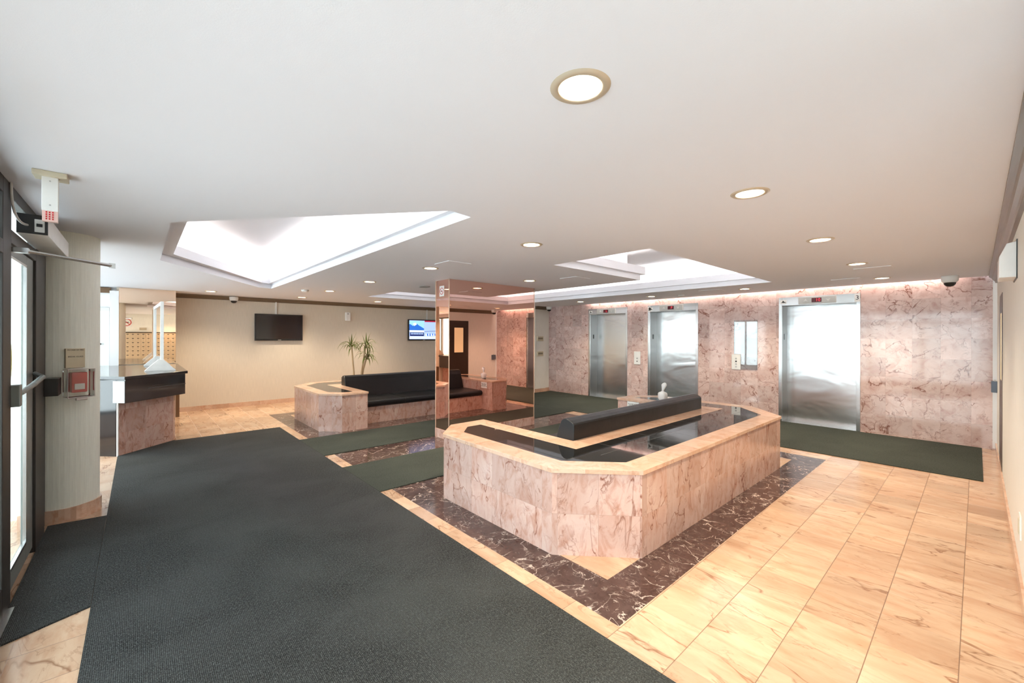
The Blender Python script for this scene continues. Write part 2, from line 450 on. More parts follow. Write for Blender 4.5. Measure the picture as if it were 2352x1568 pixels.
# ---- walls
XE = 9.08
def wall(name, bm, mat): return struct(name, bm, mat)
ELEV = [(1.314, 2.517), (4.055, 5.255), (5.82, 7.02)]
ol = [(-.19, 0)]
for a, b in ELEV: ol += [(a+.003, 0), (a+.003, 2.342), (b-.003, 2.342), (b-.003, 0)]
ol += [(8.57, 0), (8.57, H+.16), (-.19, H+.16)]
bm = bmesh.new()
a = sheet(bm, [ol], lambda y, z: (XE, y, z)); b = sheet(bm, [ol], lambda y, z: (XE+.1, y, z))
for i in range(len(ol)): j = (i+1) % len(ol); bm.faces.new((a[i], a[j], b[j], b[i]))
wall('wall_elevators', bm, m_wall_marble)
wall('wall_right', BX(1.70, XE+.1, -.31, -.19, 0, H), m_rwall)
wall('wall_alcove_side', BX(1.70, 1.82, -1.6, -.31, 0, H), m_rwall)
wall('wall_alcove_back', BX(-.72, 1.82, -1.62, -1.5, 0, H), m_rwall)
wall('wall_television', BX(.54, 8.46, 11.114, 11.23, 0, H), m_wallp)
wall('wall_return_north', BX(8.46, 8.58, 8.57, 11.23, 0, H), m_wallp)
bm = bmesh.new(); box(bm, 8.46, 8.90, 8.45, 8.57, 0, H); box(bm, 8.90, XE+.1, 8.49, 8.57, 0, H)
wall('wall_pier_north', bm, m_rwall)
wall('wall_mirror_backing', BX(-.30, .54, 10.47, 11.23, 0, H), m_wallp)
wall('wall_desk_end', BX(-1.92, -.30, 10.60, 10.72, 0, H), m_whitewall)
wall('wall_column_link', BX(-1.92, -.50, 5.50, 5.60, 0, H), m_whitewall)
# sills and heads of the two glazed walls
bm = bmesh.new(); box(bm, -1.92, -1.80, 5.6, 10.6, 0, .35); box(bm, -1.92, -1.80, 5.6, 10.6, 2.35, H)
wall('wall_left_far', bm, m_whitewall)
# rounded end of the wall beside the entrance door, sage wallpaper
cxy = (-.50, 5.41); cr = .235
arc = [(cxy[0]+cr*math.cos(t), cxy[1]+cr*math.sin(t)) for t in [math.radians(-115+i*230/28) for i in range(29)]]
pl = [(-.72, 5.215)]+arc+[(-.72, 5.60)]
bm = bmesh.new(); prism(bm, [pl], 0, H); o = wall('wall_entrance_end', bm, m_colpaper)
def grow(lp, d): return inset(lp, -d)
bm = bmesh.new(); prism(bm, [grow(pl, .014)], 0, .115); struct('baseboard_entrance', bm, m_coping)

# baseboards
struct('baseboard_television', BX(.54, 8.46, 11.098, 11.114, 0, .095), m_coping)
struct('baseboard_right', BX(1.70, XE, -.19, -.176, 0, .10), m_coping)
bm = bmesh.new(); box(bm, 8.45, 8.91, 8.435, 8.45, 0, .10); box(bm, 8.91, XE, 8.475, 8.49, 0, .10)
struct('baseboard_north', bm, m_coping)
# crown mouldings
CR = [(0, 0), (.088, 0), (.088, -.014), (.074, -.022), (.060, -.030), (.050, -.046), (.030, -.062), (.022, -.072), (.022, -.082), (0, -.086)]
def crown(name, fn0, fn1):
    bm = bmesh.new(); extr(bm, CR, fn0, fn1); return struct(name, bm, m_crown)
crown('trim_2', lambda d, z: (.54, 11.114-d, H+z), lambda d, z: (8.46, 11.114-d, H+z))['label'] = 'dark walnut crown moulding above the television wall'
CR_ = [(d*.9, z*1.25) for d, z in CR]
bm = bmesh.new(); extr(bm, CR_, lambda d, z: (1.70-d, -.19+d, H+z), lambda d, z: (XE-.06, -.19+d, H+z))
extr(bm, CR_, lambda d, z: (1.70-d, -1.5, H+z), lambda d, z: (1.70-d, -.19+d, H+z))
struct('trim_3', bm, m_crown)['label'] = 'dark walnut crown moulding along the cream right wall'
bm = bmesh.new(); extr(bm, CR, lambda d, z: (8.46, 8.45-d, H+z), lambda d, z: (8.90, 8.45-d, H+z)); box(bm, 8.9, 9.0, 8.40, 8.49, H-.08, H)
struct('trim_4', bm, m_crown)['label'] = 'dark walnut crown moulding on the narrow pier'
struct('trim_5', BX(-1.8, -.38, 10.52, 10.60, 2.37, H-.01), m_brownbox)['label'] = 'brown crown moulding above the white door'
struct('trim_6', BX(9.062, XE, -.19, -.150, .02, 2.44), m_whitewall)['label'] = 'narrow white casing where marble meets the right wall'
struct('trim_7', BX(-.39, -.27, 10.36, 10.60, 0, 2.40), m_whitewall)['label'] = 'white pier left of the peach mirror'
struct('trim_8', BX(.54, .60, 10.47, 10.60, .0, .72), m_brownbox)['label'] = 'brown strip below the peach mirror edge'

# ---- storefront (window_1, door_1) on X = -.6
def frame_bars(bars):
    bm = bmesh.new()
    for b_ in bars: box(bm, *b_)
    return bm
XF0, XF1 = -.70, -.56
w1 = thing('window_1', 'dark bronze framed glass wall left of the entrance door', None, (-.63, 1.1, 0), kind='structure')
bars = [(XF0, XF1, 3.60, 3.80, 0, H)]
for y in (-1.5, -.15, 1.15, 2.45): bars.append((XF0, XF1, y, y+.06, 0, H))
bars += [(XF0, XF1, -1.5, 3.6, 0, .18), (XF0, XF1, -1.5, 3.6, 2.38, H), (XF0, XF1, -1.5, 3.6, 2.04, 2.12)]
obj('window_frame', frame_bars(bars), m_frame, w1, bevel=.004)
obj('pane', BX(-.636, -.63, -1.5, 3.6, .18, 2.38), m_glass, w1)
obj('aluminium_strip', BX(XF1, XF1+.028, 3.36, 3.72, 0, .014), m_thr, w1)
d1 = thing('door_1', 'entrance door with grey frame and glass beside the sage column', None, (-.63, 4.3, 0), kind='structure')
obj('door_frame', frame_bars([(-.605, XF1, 4.60, 4.985, 0, H), (-.605, XF1-.02, 4.985, 5.20, 0, H), (-.605, XF1, 3.8, 4.6, 2.13, 2.21), (-.605, XF1, 3.8, 5.2, 2.40, H), (-.605, -.59, 3.8, 4.6, 0, .04)]), m_frame, d1, bevel=.004)
bm = frame_bars([(-.60, -.575, 3.80, 3.84, .04, 2.13), (-.60, -.575, 4.36, 4.598, .04, 2.13), (-.60, -.575, 3.84, 4.36, .04, .16), (-.60, -.575, 3.84, 4.36, 2.06, 2.13)])
obj('leaf_frame', bm, m_frame2, d1, bevel=.003)
obj('glazing_bead', frame_bars([(-.588, -.572, 3.84, 4.36, .155, .175), (-.588, -.572, 4.345, 4.36, .16, 2.06), (-.588, -.572, 3.84, 4.36, 2.05, 2.065)]), m_thr, d1)
obj('pane', BX(-.592, -.588, 3.84, 4.36, .16, 2.06), m_glass, d1)
obj('transom_pane', BX(-.592, -.588, 3.80, 4.60, 2.21, 2.40), m_glass, d1)
bm = bmesh.new(); box(bm, -.575, -.525, 3.80, 3.86, 1.16, 1.29); tube(bm, [(-.54, 3.90, 1.23), (-.51, 4.1, 1.265), (-.51, 4.45, 1.29), (-.56, 4.56, 1.31)], .016)
obj('push_bar', bm, m_frame2, d1, bevel=.004)
bm = bmesh.new(); extr(bm, [(3.93+.055*math.cos(t*PI/8), 1.43+.13*math.sin(t*PI/8)) for t in range(16)], lambda y, z: (-.588, y, z), lambda y, z: (-.584, y, z))
s = obj('glass_sticker', bm, m_yellow, d1); s['label'] = 'yellow oval sticker on the door glass'
obj('strike_bar_box', BX(-.56, -.48, 4.93, 5.10, 1.10, 1.24), m_black, d1, bevel=.004)
# far left windows
w2 = thing('window_2', 'bright window wall beyond the sage column', None, (-1.86, 8.1, .35), kind='structure')
bars = [(-1.90, -1.82, y, y+.05, .35, 2.35) for y in (5.6, 6.8, 8.0, 9.2, 10.55)]+[(-1.90, -1.82, 5.6, 10.6, .35, .40), (-1.90, -1.82, 5.6, 10.6, 2.30, 2.35)]
obj('window_frame', frame_bars(bars), m_frame2, w2)
obj('pane', BX(-1.863, -1.857, 5.6, 10.6, .40, 2.30), m_glass, w2)
# white door at the end beside the desk
d3 = thing('door_3', 'white door at the far left end behind the desk', None, (-.75, 10.58, 0), kind='structure')
obj('door_leaf', BX(-1.25, -.47, 10.555, 10.598, 0, 2.04), m_white, d3, bevel=.003)
obj('door_frame', frame_bars([(-.47, -.40, 10.54, 10.60, 0, 2.1), (-1.32, -1.25, 10.54, 10.60, 0, 2.1)]), m_white, d3)
obj('lintel', BX(-1.32, -.40, 10.53, 10.60, 2.04, 2.10), m_greyl, d3)
bm = bmesh.new(); cyl(bm, (-.60, 1.93), .028, .028, 10.54, 10.556, 20, axis='y'); obj('round_sticker', bm, m_red, d3)
bm = bmesh.new(); cyl(bm, (-.60, 1.745), .028, .028, 10.54, 10.556, 20, axis='y'); obj('round_notice', bm, m_grey, d3)
bm = bmesh.new(); cyl(bm, (-.52, 1.44), .018, .018, 10.50, 10.556, 20, axis='y'); obj('door_knob', bm, m_black, d3)
# door in the right wall, seen in the mirror
d2 = thing('door_2', 'dark wood door with lit glass in the right wall', None, (7.55, -.19, 0), kind='structure')
obj('door_frame', frame_bars([(7.16, 7.24, -.19, -.1865, 0, 2.10), (7.84, 7.92, -.19, -.1865, 0, 2.10), (7.24, 7.84, -.19, -.1865, 2.02, 2.10)]), m_wood, d2, bevel=.004)
obj('door_leaf', frame_bars([(7.24, 7.38, -.19, -.188, 0, 2.02), (7.72, 7.84, -.19, -.188, 0, 2.02), (7.38, 7.72, -.19, -.188, 0, 1.10), (7.38, 7.72, -.19, -.188, 1.88, 2.02)]), m_wood, d2)
obj('pane', BX(7.38, 7.72, -.19, -.1885, 1.10, 1.88), emis('lit room behind glass', (.95, .74, .42), .55), d2)

# ================================================================== CARPETS
def carpet_thing(name, poly, mat, label, grp=None):
    bm = bmesh.new(); prism(bm, [poly], .0005, .009); o = obj(name, bm, mat); props(o, label, 'carpet', grp); return o
carpet_thing('entrance_carpet', [(-.205, -1.2), (1.83, -1.2), (1.83, 8.10), (.42, 8.10), (.40, 8.13), (-.19, 7.53), (-.205, 7.52)], m_carpet, 'large charcoal ribbed carpet running from the entrance to the desk')
carpet_thing('door_mat', [(-.53, 3.31), (-.207, 3.45), (-.207, 5.10), (-.559, 5.135), (-.559, 3.38)], m_carpet, 'small charcoal mat butted against the entrance door')
carpet_thing('carpet_runner', [(1.832, 4.06), (6.945, 4.06), (6.945, 5.10), (1.832, 5.10)], m_runner, 'green grey carpet runner between the near island and the mirrored column')
carpet_thing('carpet_runner', [(1.832, 5.77), (6.945, 5.77), (6.945, 6.90), (1.832, 6.90)], m_runner, 'green grey carpet runner in front of the far black bench')
carpet_thing('carpet_runner', [(6.95, -.05), (9.05, -.05), (9.05, 8.38), (6.95, 8.38)], m_runner, 'long dark green carpet laid in front of the three elevators')

# ================================================================== SEATING ISLANDS
ISLAND = [(2.245, 2.065), (2.69, 1.60), (5.83, 1.60), (6.35, 2.10), (6.35, 3.50), (6.06, 3.80), (5.665, 3.80), (5.665, 2.465), (2.965, 2.465), (2.965, 3.80), (2.53, 3.80), (2.245, 3.51)]
def island(flip, label):
    Y = (lambda y: y) if not flip else (lambda y: 10.86-y)
    g = 1 if not flip else -1
    root = thing('seating_island', label, 'bench', (4.3, Y(2.7), 0))
    P = [(x, Y(y)) for x, y in ISLAND]
    bm = bmesh.new(); prism(bm, [P], 0, .598); obj('base', bm, m_planter, root)
    Po = inset(P, -.012); Pi = inset(P, .185)
    bm = bmesh.new(); prism(bm, [Po, Pi], .598, .632); obj('coping', bm, m_coping, root, bevel=.003)
    bm = bmesh.new(); prism(bm, [inset(P, .186)], .598, .630)
    gt = obj('granite_top', bm, m_granite, root); gt['label'] = 'black polished granite infill'
    # granite joints: fine grey lines
    bm = bmesh.new()
    for x in [2.78+.305*i for i in range(1, 10)]: box(bm, x, x+.003, *sorted((Y(1.79), Y(2.275))), .6300, .6303)
    for x0, x1 in ((2.79, 5.85),): box(bm, x0, x1, *sorted((Y(2.03), Y(2.033))), .6300, .6303)
    obj('granite_joints', bm, simple('grey grout', (.10, .10, .10), .5), root)
    y0, y1 = sorted((Y(2.47), Y(3.44)))
    sb = obj('seat_base', BX(2.966, 5.664, y0, y1, 0, .295), m_planter, root)
    # seat cushion profile (depth, z)
    prof = []
    for t in range(0, 9): a = -PI/2+t*PI/8*1.0; prof.append((3.43+.055*math.cos(a), .355+.055*math.sin(a)))
    prof = [(2.66, .30)]+prof+[(2.66, .415)]
    def ex(pr, x0, x1, name, bev=.012, seg=3):
        bm = bmesh.new(); extr(bm, pr, lambda y, z: (x0, Y(y), z), lambda y, z: (x1, Y(y), z)); return obj(name, bm, m_leather, root, bevel=bev, seg=seg)
    n = 3; L = (5.655-2.975)/n
    for k in range(n): ex(prof, 2.975+k*L, 2.975+(k+1)*L-.002, 'seat_cushion', .014)
    # backrest: rear is upright, front slopes down towards the seat
    pb = [(2.475, .40), (2.475, .772), (2.484, .788), (2.52, .808), (2.565, .822), (2.60, .818), (2.63, .798), (2.665, .72), (2.76, .40)]
    ex(pb, 2.985, 5.650, 'backrest', .009, 3)
    return root
near = island(False, 'large pink marble planter and black bench island in the foreground')
far = island(True, 'pink marble planter and long black bench beyond the mirrored column')
# notice on the arm
sg = thing('notice_sign', 'small white please keep your feet off notice on the marble arm', 'sign', (5.66, 3.52, .46))
obj('plate', BX(5.657, 5.6645, 3.425, 3.625, .465, .595), m_white, sg)
text('lettering', 'PLEASE KEEP\nYOUR FEET\nOFF THE SEATS', .031, (5.6564, 3.525, .530), PI/2, -PI/2, m_text, sg)
# white napkin bundle on the far arm of the near island
nb = thing('napkin_bundle', 'white knotted bundle of cloth standing on the marble arm', 'decoration', (5.92, 3.18, .632))
bm = bmesh.new()
rings = lathe(bm, (5.92, 3.18), [(.038, .632), (.052, .636), (.064, .665), (.067, .70), (.066, .73), (.056, .752), (.030, .762), (.013, .772)], 20)
for i, rg in enumerate(rings):
    for k, v in enumerate(rg):
        s_ = 1+.07*math.sin(k*1.9+i*.7)*(i > 1); v.co.x = 5.92+(v.co.x-5.92)*s_; v.co.y = 3.18+(v.co.y-3.18)*s_
bm.faces.new(rings[0][::-1]); obj('bundle', bm, m_white, nb, smooth=True)
bm = bmesh.new()
rings = lathe(bm, (5.92, 3.18), [(.013, .77), (.018, .79), (.030, .83), (.042, .862), (.030, .884), (.004, .90)], 20)
for i, rg in enumerate(rings):
    for k, v in enumerate(rg):
        v.co.y -= (v.co.z-.77)*.22; v.co.x += (v.co.z-.77)*.1; v.co.z += .006*math.sin(k*2.3)
        v.co.x = 5.92+(v.co.x-5.92)*(.75)
obj('flared_top', bm, m_white, nb, smooth=True)

# ================================================================== MIRRORED COLUMN
mc = thing('mirrored_column', 'wide rectangular column clad in bronze mirror in the centre', 'column', (4.445, 5.56, 0))
MX0, MX1, MY0, MY1 = 3.53, 5.36, 5.38, 5.76
obj('column_core', BX(MX0+.012, MX1-.012, MY0+.012, MY1-.012, 0, H), m_brownbox, mc)
e = .003
obj('mirror_panel', BX(MX0+.008, MX1-.008, MY0, MY0+.010, .14, H-.001), m_mirror, mc)
obj('mirror_panel', BX(MX0+.008, MX1-.008, MY1-.010, MY1, .14, H-.001), m_mirror, mc)
obj('mirror_panel', BX(MX0, MX0+.010, MY0+.008, MY1-.008, .14, H-.001), m_mirror, mc)
obj('mirror_panel', BX(MX1-.010, MX1, MY0+.008, MY1-.008, .14, H-.001), m_mirror, mc)
for x in (MX0, MX1):
    for y in (MY0, MY1):
        obj('corner_bead', BX(x-.004, x+.006, y-.004, y+.006, .14, H-.001) if x == MX0 and y == MY0 else BX(x-.005, x+.005, y-.005, y+.005, .14, H-.001), simple('copper bead', (.85, .62, .48), .25, .5), mc)
obj('plinth', BX(MX0-.008, MX1+.008, MY0-.008, MY1+.008, 0, .14), m_planter, mc, bevel=.002)
def no_smoking(name, label, org, ux, sz, nrm):
    """flat sign in the plane spanned by ux and z, standing off the wall along nrm"""
    U = Vector(ux); N = Vector(nrm); O = Vector(org); Z = Vector((0, 0, 1))
    g = thing(name, label, 'sign', org)
    def slab(pts, a, b, mat, nm):
        bm = bmesh.new(); extr(bm, pts, lambda x, z: O+U*x+Z*z+N*a, lambda x, z: O+U*x+Z*z+N*b); return obj(nm, bm, mat, g)
    s = sz/2
    slab([(-s, -s*1.3), (s, -s*1.3), (s, s*1.3), (-s, s*1.3)], 0, .003, m_white, 'plate')
    R1, R2 = s*.86, s*.70
    bm = bmesh.new(); n = 32
    for k in range(n):
        q0, q1 = 2*PI*k/n, 2*PI*(k+1)/n
        bm.faces.new([bm.verts.new(O+U*(rr*math.cos(t))+Z*(rr*math.sin(t))+N*.004) for rr, t in ((R1, q0), (R1, q1), (R2, q1), (R2, q0))])
    d = Vector((math.cos(-PI/4), math.sin(-PI/4))); w = Vector((d.y, -d.x))*s*.07
    bm.faces.new([bm.verts.new(O+U*p.x+Z*p.y+N*.0045) for p in (d*R2+w, d*R2-w, -d*R2-w, -d*R2+w)])
    obj('prohibition_ring', bm, m_red, g, recalc=False)
    slab([(-s*.5, -s*.10), (s*.4, -s*.10), (s*.4, s*.06), (-s*.5, s*.06)], .003, .0038, m_text, 'cigarette')
    return g
no_smoking('no_smoking_sign', 'small no smoking sign at the top of the mirrored column', (MX0-.001, 5.585, 2.30), (0, -1, 0), .125, (-1, 0, 0))

# ================================================================== ELEVATORS
HAT = [(-.030, -.014), (.034, -.014), (.034, -.006), (.014, -.002), (.010, .008), (-.006, .020), (-.014, .004), (-.018, -.006), (-.030, -.008)]
def elevator(idx, y0, y1, label, num, disp, numloc):
    g = thing('elevator', label, 'elevator', (XE+.15, (y0+y1)/2, 0), 'elevators in the marble wall')
    D = .33; w = .052
    bm = bmesh.new()
    box(bm, XE-.012, XE+.012, y0, y0+w, 0, 2.345); box(bm, XE-.012, XE+.012, y1-w, y1, 0, 2.345); box(bm, XE-.012, XE+.012, y0+w, y1-w, 2.192, 2.345)
    obj('frame', bm, m_steelf, g, bevel=.002)
    bm = bmesh.new(); box(bm, XE+.012, XE+D, y0+w-.01, y0+w, 0, 2.20); box(bm, XE+.012, XE+D, y1-w, y1-w+.01, 0, 2.20)
    box(bm, XE+.012, XE+D, y0+w, y1-w, 2.192, 2.202)
    obj('jamb_lining', bm, m_steelj, g)
    obj('door_panel', BX(XE+D-.03, XE+D, y0+w+.001, y1-w-.001, .012, 2.191), m_steel, g)
    obj('sill', BX(XE-.02, XE+D-.03, y0+w, y1-w, 0, .012), m_thr, g)
    ym = y1-w
    obj('door_sensor', BX(XE+.12, XE+.17, ym-.004, ym, 1.55, 1.66), m_black, g)
    # indicator
    yi0, yi1 = {0: (1.642, 2.197), 1: (4.387, 4.946), 2: (6.16, 6.727)}[idx]
    ind = obj('indicator', BX(XE-.034, XE-.012, yi0, yi1, 2.203, 2.330), m_greyl, g, bevel=.003)
    ym_ = (yi0+yi1)/2
    obj('display', BX(XE-.036, XE-.034, ym_-.072, ym_+.075, 2.228, 2.305), m_reddark, ind)
    text('floor_number', disp, .075, (XE-.0368, ym_-.02, 2.266), PI/2, -PI/2, m_redled, ind)
    for sg_, yy in ((1, yi1-.11), (-1, yi0+.11)):
        bm = bmesh.new(); extr(bm, [(yy-.035, 2.266-.02*sg_), (yy, 2.266-.008*sg_), (yy+.035, 2.266-.02*sg_), (yy, 2.266+.03*sg_)], lambda y, z: (XE-.034, y, z), lambda y, z: (XE-.037, y, z))
        obj('direction_arrow', bm, m_white, ind)
    # sticker with a black fire hat shape
    ys, zs = y1-.075, 2.262
    st = obj('sticker', BX(XE-.0145, XE-.012, ys-.052, ys+.052, zs-.035, zs+.035), m_white, g)
    bm = bmesh.new(); extr(bm, [(-a*1.2, b*1.2) for a, b in HAT], lambda a, b: (XE-.0145, ys+a, zs+b), lambda a, b: (XE-.0152, ys+a, zs+b)); obj('black_symbol', bm, m_text, st)
    if num:
        yn, zn = numloc
        pl_ = obj('number_label', BX(XE-.0145, XE-.012, yn-.038, yn+.038, zn-.065, zn+.065), m_white, g)
        text('number', num, .105, (XE-.0149, yn, zn), PI/2, -PI/2, m_text, pl_)
    return g
elevator(0, 1.314, 2.517, 'stainless steel elevator numbered three nearest the right wall', '3', '10', (1.355, 2.268))
elevator(1, 4.055, 5.255, 'stainless steel elevator numbered two, in the middle', '2', 'P', (5.216, 2.258))
elevator(2, 5.82, 7.02, 'stainless steel elevator farthest left in the marble wall', None, 'L', None)
def call_plate(y0, y1, z0, z1, label, zs):
    g = thing('call_button_plate', label, 'call button', (XE, (y0+y1)/2, z0))
    obj('plate', BX(XE-.012, XE, y0, y1, z0, z1), m_white, g, bevel=.002)
    ym = (y0+y1)/2
    for z, rr, m in zs:
        bm = bmesh.new(); cyl(bm, (ym, z), rr, rr*.9, XE-.012, XE-.019, 20, axis='x'); obj('button', bm, m, g)
call_plate(5.454, 5.625, .93, 1.243, 'white call button plate between the two left elevators', [(1.075, .020, m_grey), (1.005, .014, m_text)])
call_plate(3.192, 3.361, .94, 1.246, 'white call button plate between the middle and right elevators', [(1.16, .018, m_grey), (1.105, .016, m_text), (1.05, .018, m_grey), (.995, .018, m_grey)])
pb = thing('notice_board', 'clear acrylic notice board above the right call buttons', 'notice board', (XE, 3.1, .95))
bm = bmesh.new(); extr(bm, [(2.885, .955), (3.187, .955), (3.187, 1.252), (3.315, 1.252), (3.315, 1.94), (2.885, 1.94)], lambda y, z: (XE-.014, y, z), lambda y, z: (XE-.004, y, z)); obj('acrylic_sheet', bm, m_acryl, pb, bevel=.002)
bm = bmesh.new(); box(bm, XE-.004, XE, 2.885, 2.90, .955, 1.94); box(bm, XE-.004, XE, 3.30, 3.315, 1.252, 1.94); obj('mounting_strip', bm, m_acryl, pb)
bm = bmesh.new(); cyl(bm, (3.03, 1.03), .010, .010, XE-.022, XE-.014, 16, axis='x'); obj('lock', bm, m_grey, pb)

# ================================================================== RECESSED LIGHTS
def downlight():
    g = thing('recessed_light', 'x', 'ceiling light', (0, 0, H))
    bm = bmesh.new(); lathe(bm, (0, 0), [(.076, H+.004), (.076, H-.004), (.082, H-.007), (.100, H-.005), (.107, H+.0)], 40); o = obj('trim_ring', bm, m_gold, g, smooth=True)
    bm = bmesh.new(); lathe(bm, (0, 0), [(.0775, H), (.074, H+.05), (.066, H+.10)], 40); obj('reflector', bm, simple('lamp reflector', (.95, .94, .90), .5), g, smooth=True)
    bm = bmesh.new(); rg = lathe(bm, (0, 0), [(.068, H+.100), (.05, H+.094), (.02, H+.09)], 32); bm.faces.new(rg[-1]); obj('lamp', bm, m_lens, g, smooth=True)
    link_light('lamp_light', 'SPOT', (0, 0, .084), LAMP_W*4, WARM, parent=g, spot_size=math.radians(125), spot_blend=.9, shadow_soft_size=.055)
    return g
LBL = ['largest round recessed light overhead in the foreground', 'round recessed light second from the camera towards the elevators', 'round recessed light third in the row along the right wall',
 'round recessed light fourth in the row along the right wall', 'round recessed light in front of the rightmost elevator', 'round recessed light between the two ceiling coffers, nearest of its row',
 'round recessed light left of the mirrored column, second of its row', 'round recessed light between the coffers, third of its row', 'round recessed light near the television wall, fourth of its row',
 'round recessed light just in front of the mirrored column', 'round recessed light before the elevator wall, right of the coffer tip', 'round recessed light in front of the middle elevator',
 'faint round recessed light close to the wall left of the dark television', 'faint round recessed light close to the television wall above the dark television', 'faint round recessed light above the white air freshener',
 'round recessed light in front of the farthest elevator', 'round recessed light over the passage beyond the sage column', 'round recessed light over the mailbox alcove']
first = downlight()
for i, (x, y) in enumerate(LIGHTS):
    o = first if i == 0 else copy_tree(first)
    o.location = (x, y, H); o['label'] = LBL[i]; o['group'] = 'round recessed ceiling lights'

# ceiling fittings
def access(x, y, sx, sy, label):
    bm = bmesh.new(); prism(bm, [[(x-sx, y-sy), (x+sx, y-sy), (x+sx, y+sy), (x-sx, y+sy)]], H-.007, H-.0005)
    o = obj('ceiling_access_panel', bm, m_ceil, bevel=.002); props(o, label, 'access panel', 'ceiling access panels')
access(2.84, 4.25, .16, .16, 'square white access panel in the ceiling left of the mirrored column')
access(4.90, 4.05, .17, .15, 'square white access panel in the ceiling in front of the column')
access(6.98, .88, .15, .18, 'square white access panel in the ceiling right of the coffer tip')
access(8.02, 1.32, .15, .17, 'square white access panel in the ceiling near the right elevator')
access(8.02, 3.33, .13, .19, 'square white access panel in the ceiling before the middle of the elevator wall')
def dome(x, y, z, s, label, dark=True):
    g = thing('dome_camera', label, 'camera', (x, y, z))
    bm = bmesh.new(); lathe(bm, (x, y), [(.001, z), (.070*s, z), (.074*s, z-.012*s), (.070*s, z-.055*s), (.052*s, z-.075*s)], 32); obj('housing', bm, m_white, g, smooth=True)
    bm = bmesh.new(); lathe(bm, (x, y), [(.052*s, z-.070*s), (.048*s, z-.095*s), (.030*s, z-.115*s), (.002*s, z-.121*s)], 32); obj('dome_cover', bm, m_black if dark else m_greyl, g, smooth=True)
dome(8.62, .26, H-.0005, 1.25, 'white dome camera on the ceiling near the right corner')
dome(1.56, 10.93, H-.02, 1.15, 'white dome camera below the crown above the television wall')
dome(8.86, 8.28, H-.005, 1.1, 'white dome camera at the corner of the narrow pier')
def detector(x, y, s, label, m, name='smoke_detector', cat='smoke detector'):
    bm = bmesh.new(); rg = lathe(bm, (x, y), [(.06*s, H-.0005), (.062*s, H-.018), (.048*s, H-.035*s), (.02*s, H-.042*s)], 28); bm.faces.new(rg[-1]); bm.faces.new(rg[0][::-1])
    props(obj(name, bm, m, smooth=True), label, cat)
detector(8.40, 4.10, 1.0, 'round white smoke detector in front of the elevator wall', m_white)
detector(2.36, 8.55, 1.1, 'round white smoke detector near the big coffer corner', m_white)
bm = bmesh.new(); lathe(bm, (3.75, 6.5), [(.10, H-.001), (.102, H-.010), (.085, H-.014), (.082, H-.004), (.06, H-.003), (.05, H-.012), (.03, H-.004), (.002, H-.004)], 32)
props(obj('ceiling_speaker', bm, m_grey, smooth=True), 'round grey speaker grille in the ceiling left of the column', 'speaker')

# ================================================================== TELEVISION WALL
YT = 11.114
def tv(x0, x1, z0, z1, label, on, xc):
    g = thing('television', label, 'television', ((x0+x1)/2, YT, z0))
    obj('bezel', BX(x0, x1, YT-.085, YT-.035, z0, z1), m_black, g, bevel=.006)
    obj('wall_bracket', BX((x0+x1)/2-.2, (x0+x1)/2+.2, YT-.035, YT-.001, z0+.1, z1-.1), m_black, g)
    b = .028
    if not on:
        obj('screen', BX(x0+b, x1-b, YT-.0865, YT-.085, z0+b+.012, z1-b), m_blackl, g)
    else:
        ms = [emis('screen pale blue', (.45, .62, 1.0), .9), emis('screen blue', (.03, .18, .72), .9), emis('screen navy', (.01, .02, .14), .8), emis('screen white', (.85, .88, 1.0), 1.0), emis('screen red', (.5, .02, .05), .7), emis('screen sky', (.35, .72, 1.0), 1.0)]
        W_, Hh = x1-x0-2*b, z1-z0-2*b-.012; X, Z = x0+b, z0+b+.012
        bm = bmesh.new(); box(bm, X, X+W_, YT-.0860, YT-.085, Z, Z+Hh, 0)
        def q_(pts, m, d): bm.faces.new([bm.verts.new((X+W_*a, YT-.0861-d, Z+Hh*c)) for a, c in pts]).material_index = m
        q_([(0, .48), (.5, .48), (.5, .97), (0, .97)], 5, .0001)
        q_([(0, .48), (.5, .48), (.5, .58), (.34, .72), (.24, .84), (.12, .70), (.03, .80), (0, .78)], 1, .0002)
        q_([(.12, .84), (.16, .70), (.25, .78), (.22, .88)], 3, .0003)
        q_([(0, .38), (.5, .38), (.5, .47), (0, .47)], 3, .0002)
        q_([(.02, .17), (.5, .17), (.5, .36), (.02, .36)], 2, .0002)
        for k in range(12): q_([(.05+.036*k, .25), (.075+.036*k, .25), (.075+.036*k, .33), (.05+.036*k, .33)], 0, .0003)
        q_([(0, .02), (1, .02), (1, .14), (0, .14)], 3, .0002)
        for k in range(20): q_([(.03+.047*k, .04), (.055+.047*k, .04), (.06+.047*k, .10), (.035+.047*k, .11)], 0, .0003)
        q_([(.52, .93), (1, .93), (1, 1), (.52, 1)], 4, .0002)
        for k in range(9): q_([(.55+.045*k, .18+.03*(k % 3)), (.60+.045*k, .17), (.61+.045*k, .26+.04*(k % 2)), (.56+.045*k, .30)], 1 if k % 2 else 3, .0002)
        q_([(.52, .40), (1, .44), (1, .46), (.52, .42)], 2, .0003)
        obj('screen', bm, ms, g, recalc=False)['label'] = 'screen showing a blue mountain news broadcast'
    obj('brand_mark', BX((x0+x1)/2-.035, (x0+x1)/2+.035, YT-.0868, YT-.085, z0+.012, z0+.022), m_greyl, g)
    bm = bmesh.new(); box(bm, xc-.018, xc+.018, YT-.022, YT, z1-.05, 2.42)
    props(obj('cable_conduit', bm, m_white, bevel=.003), 'white cable conduit running up from the '+('lit' if on else 'dark')+' television', 'conduit', None)
tv(1.978, 2.994, 1.487, 2.109, 'dark switched-off television on the beige wall', False, 2.425)
tv(5.840, 6.860, 1.477, 2.099, 'television showing a blue news broadcast beside the column', True, 6.49)
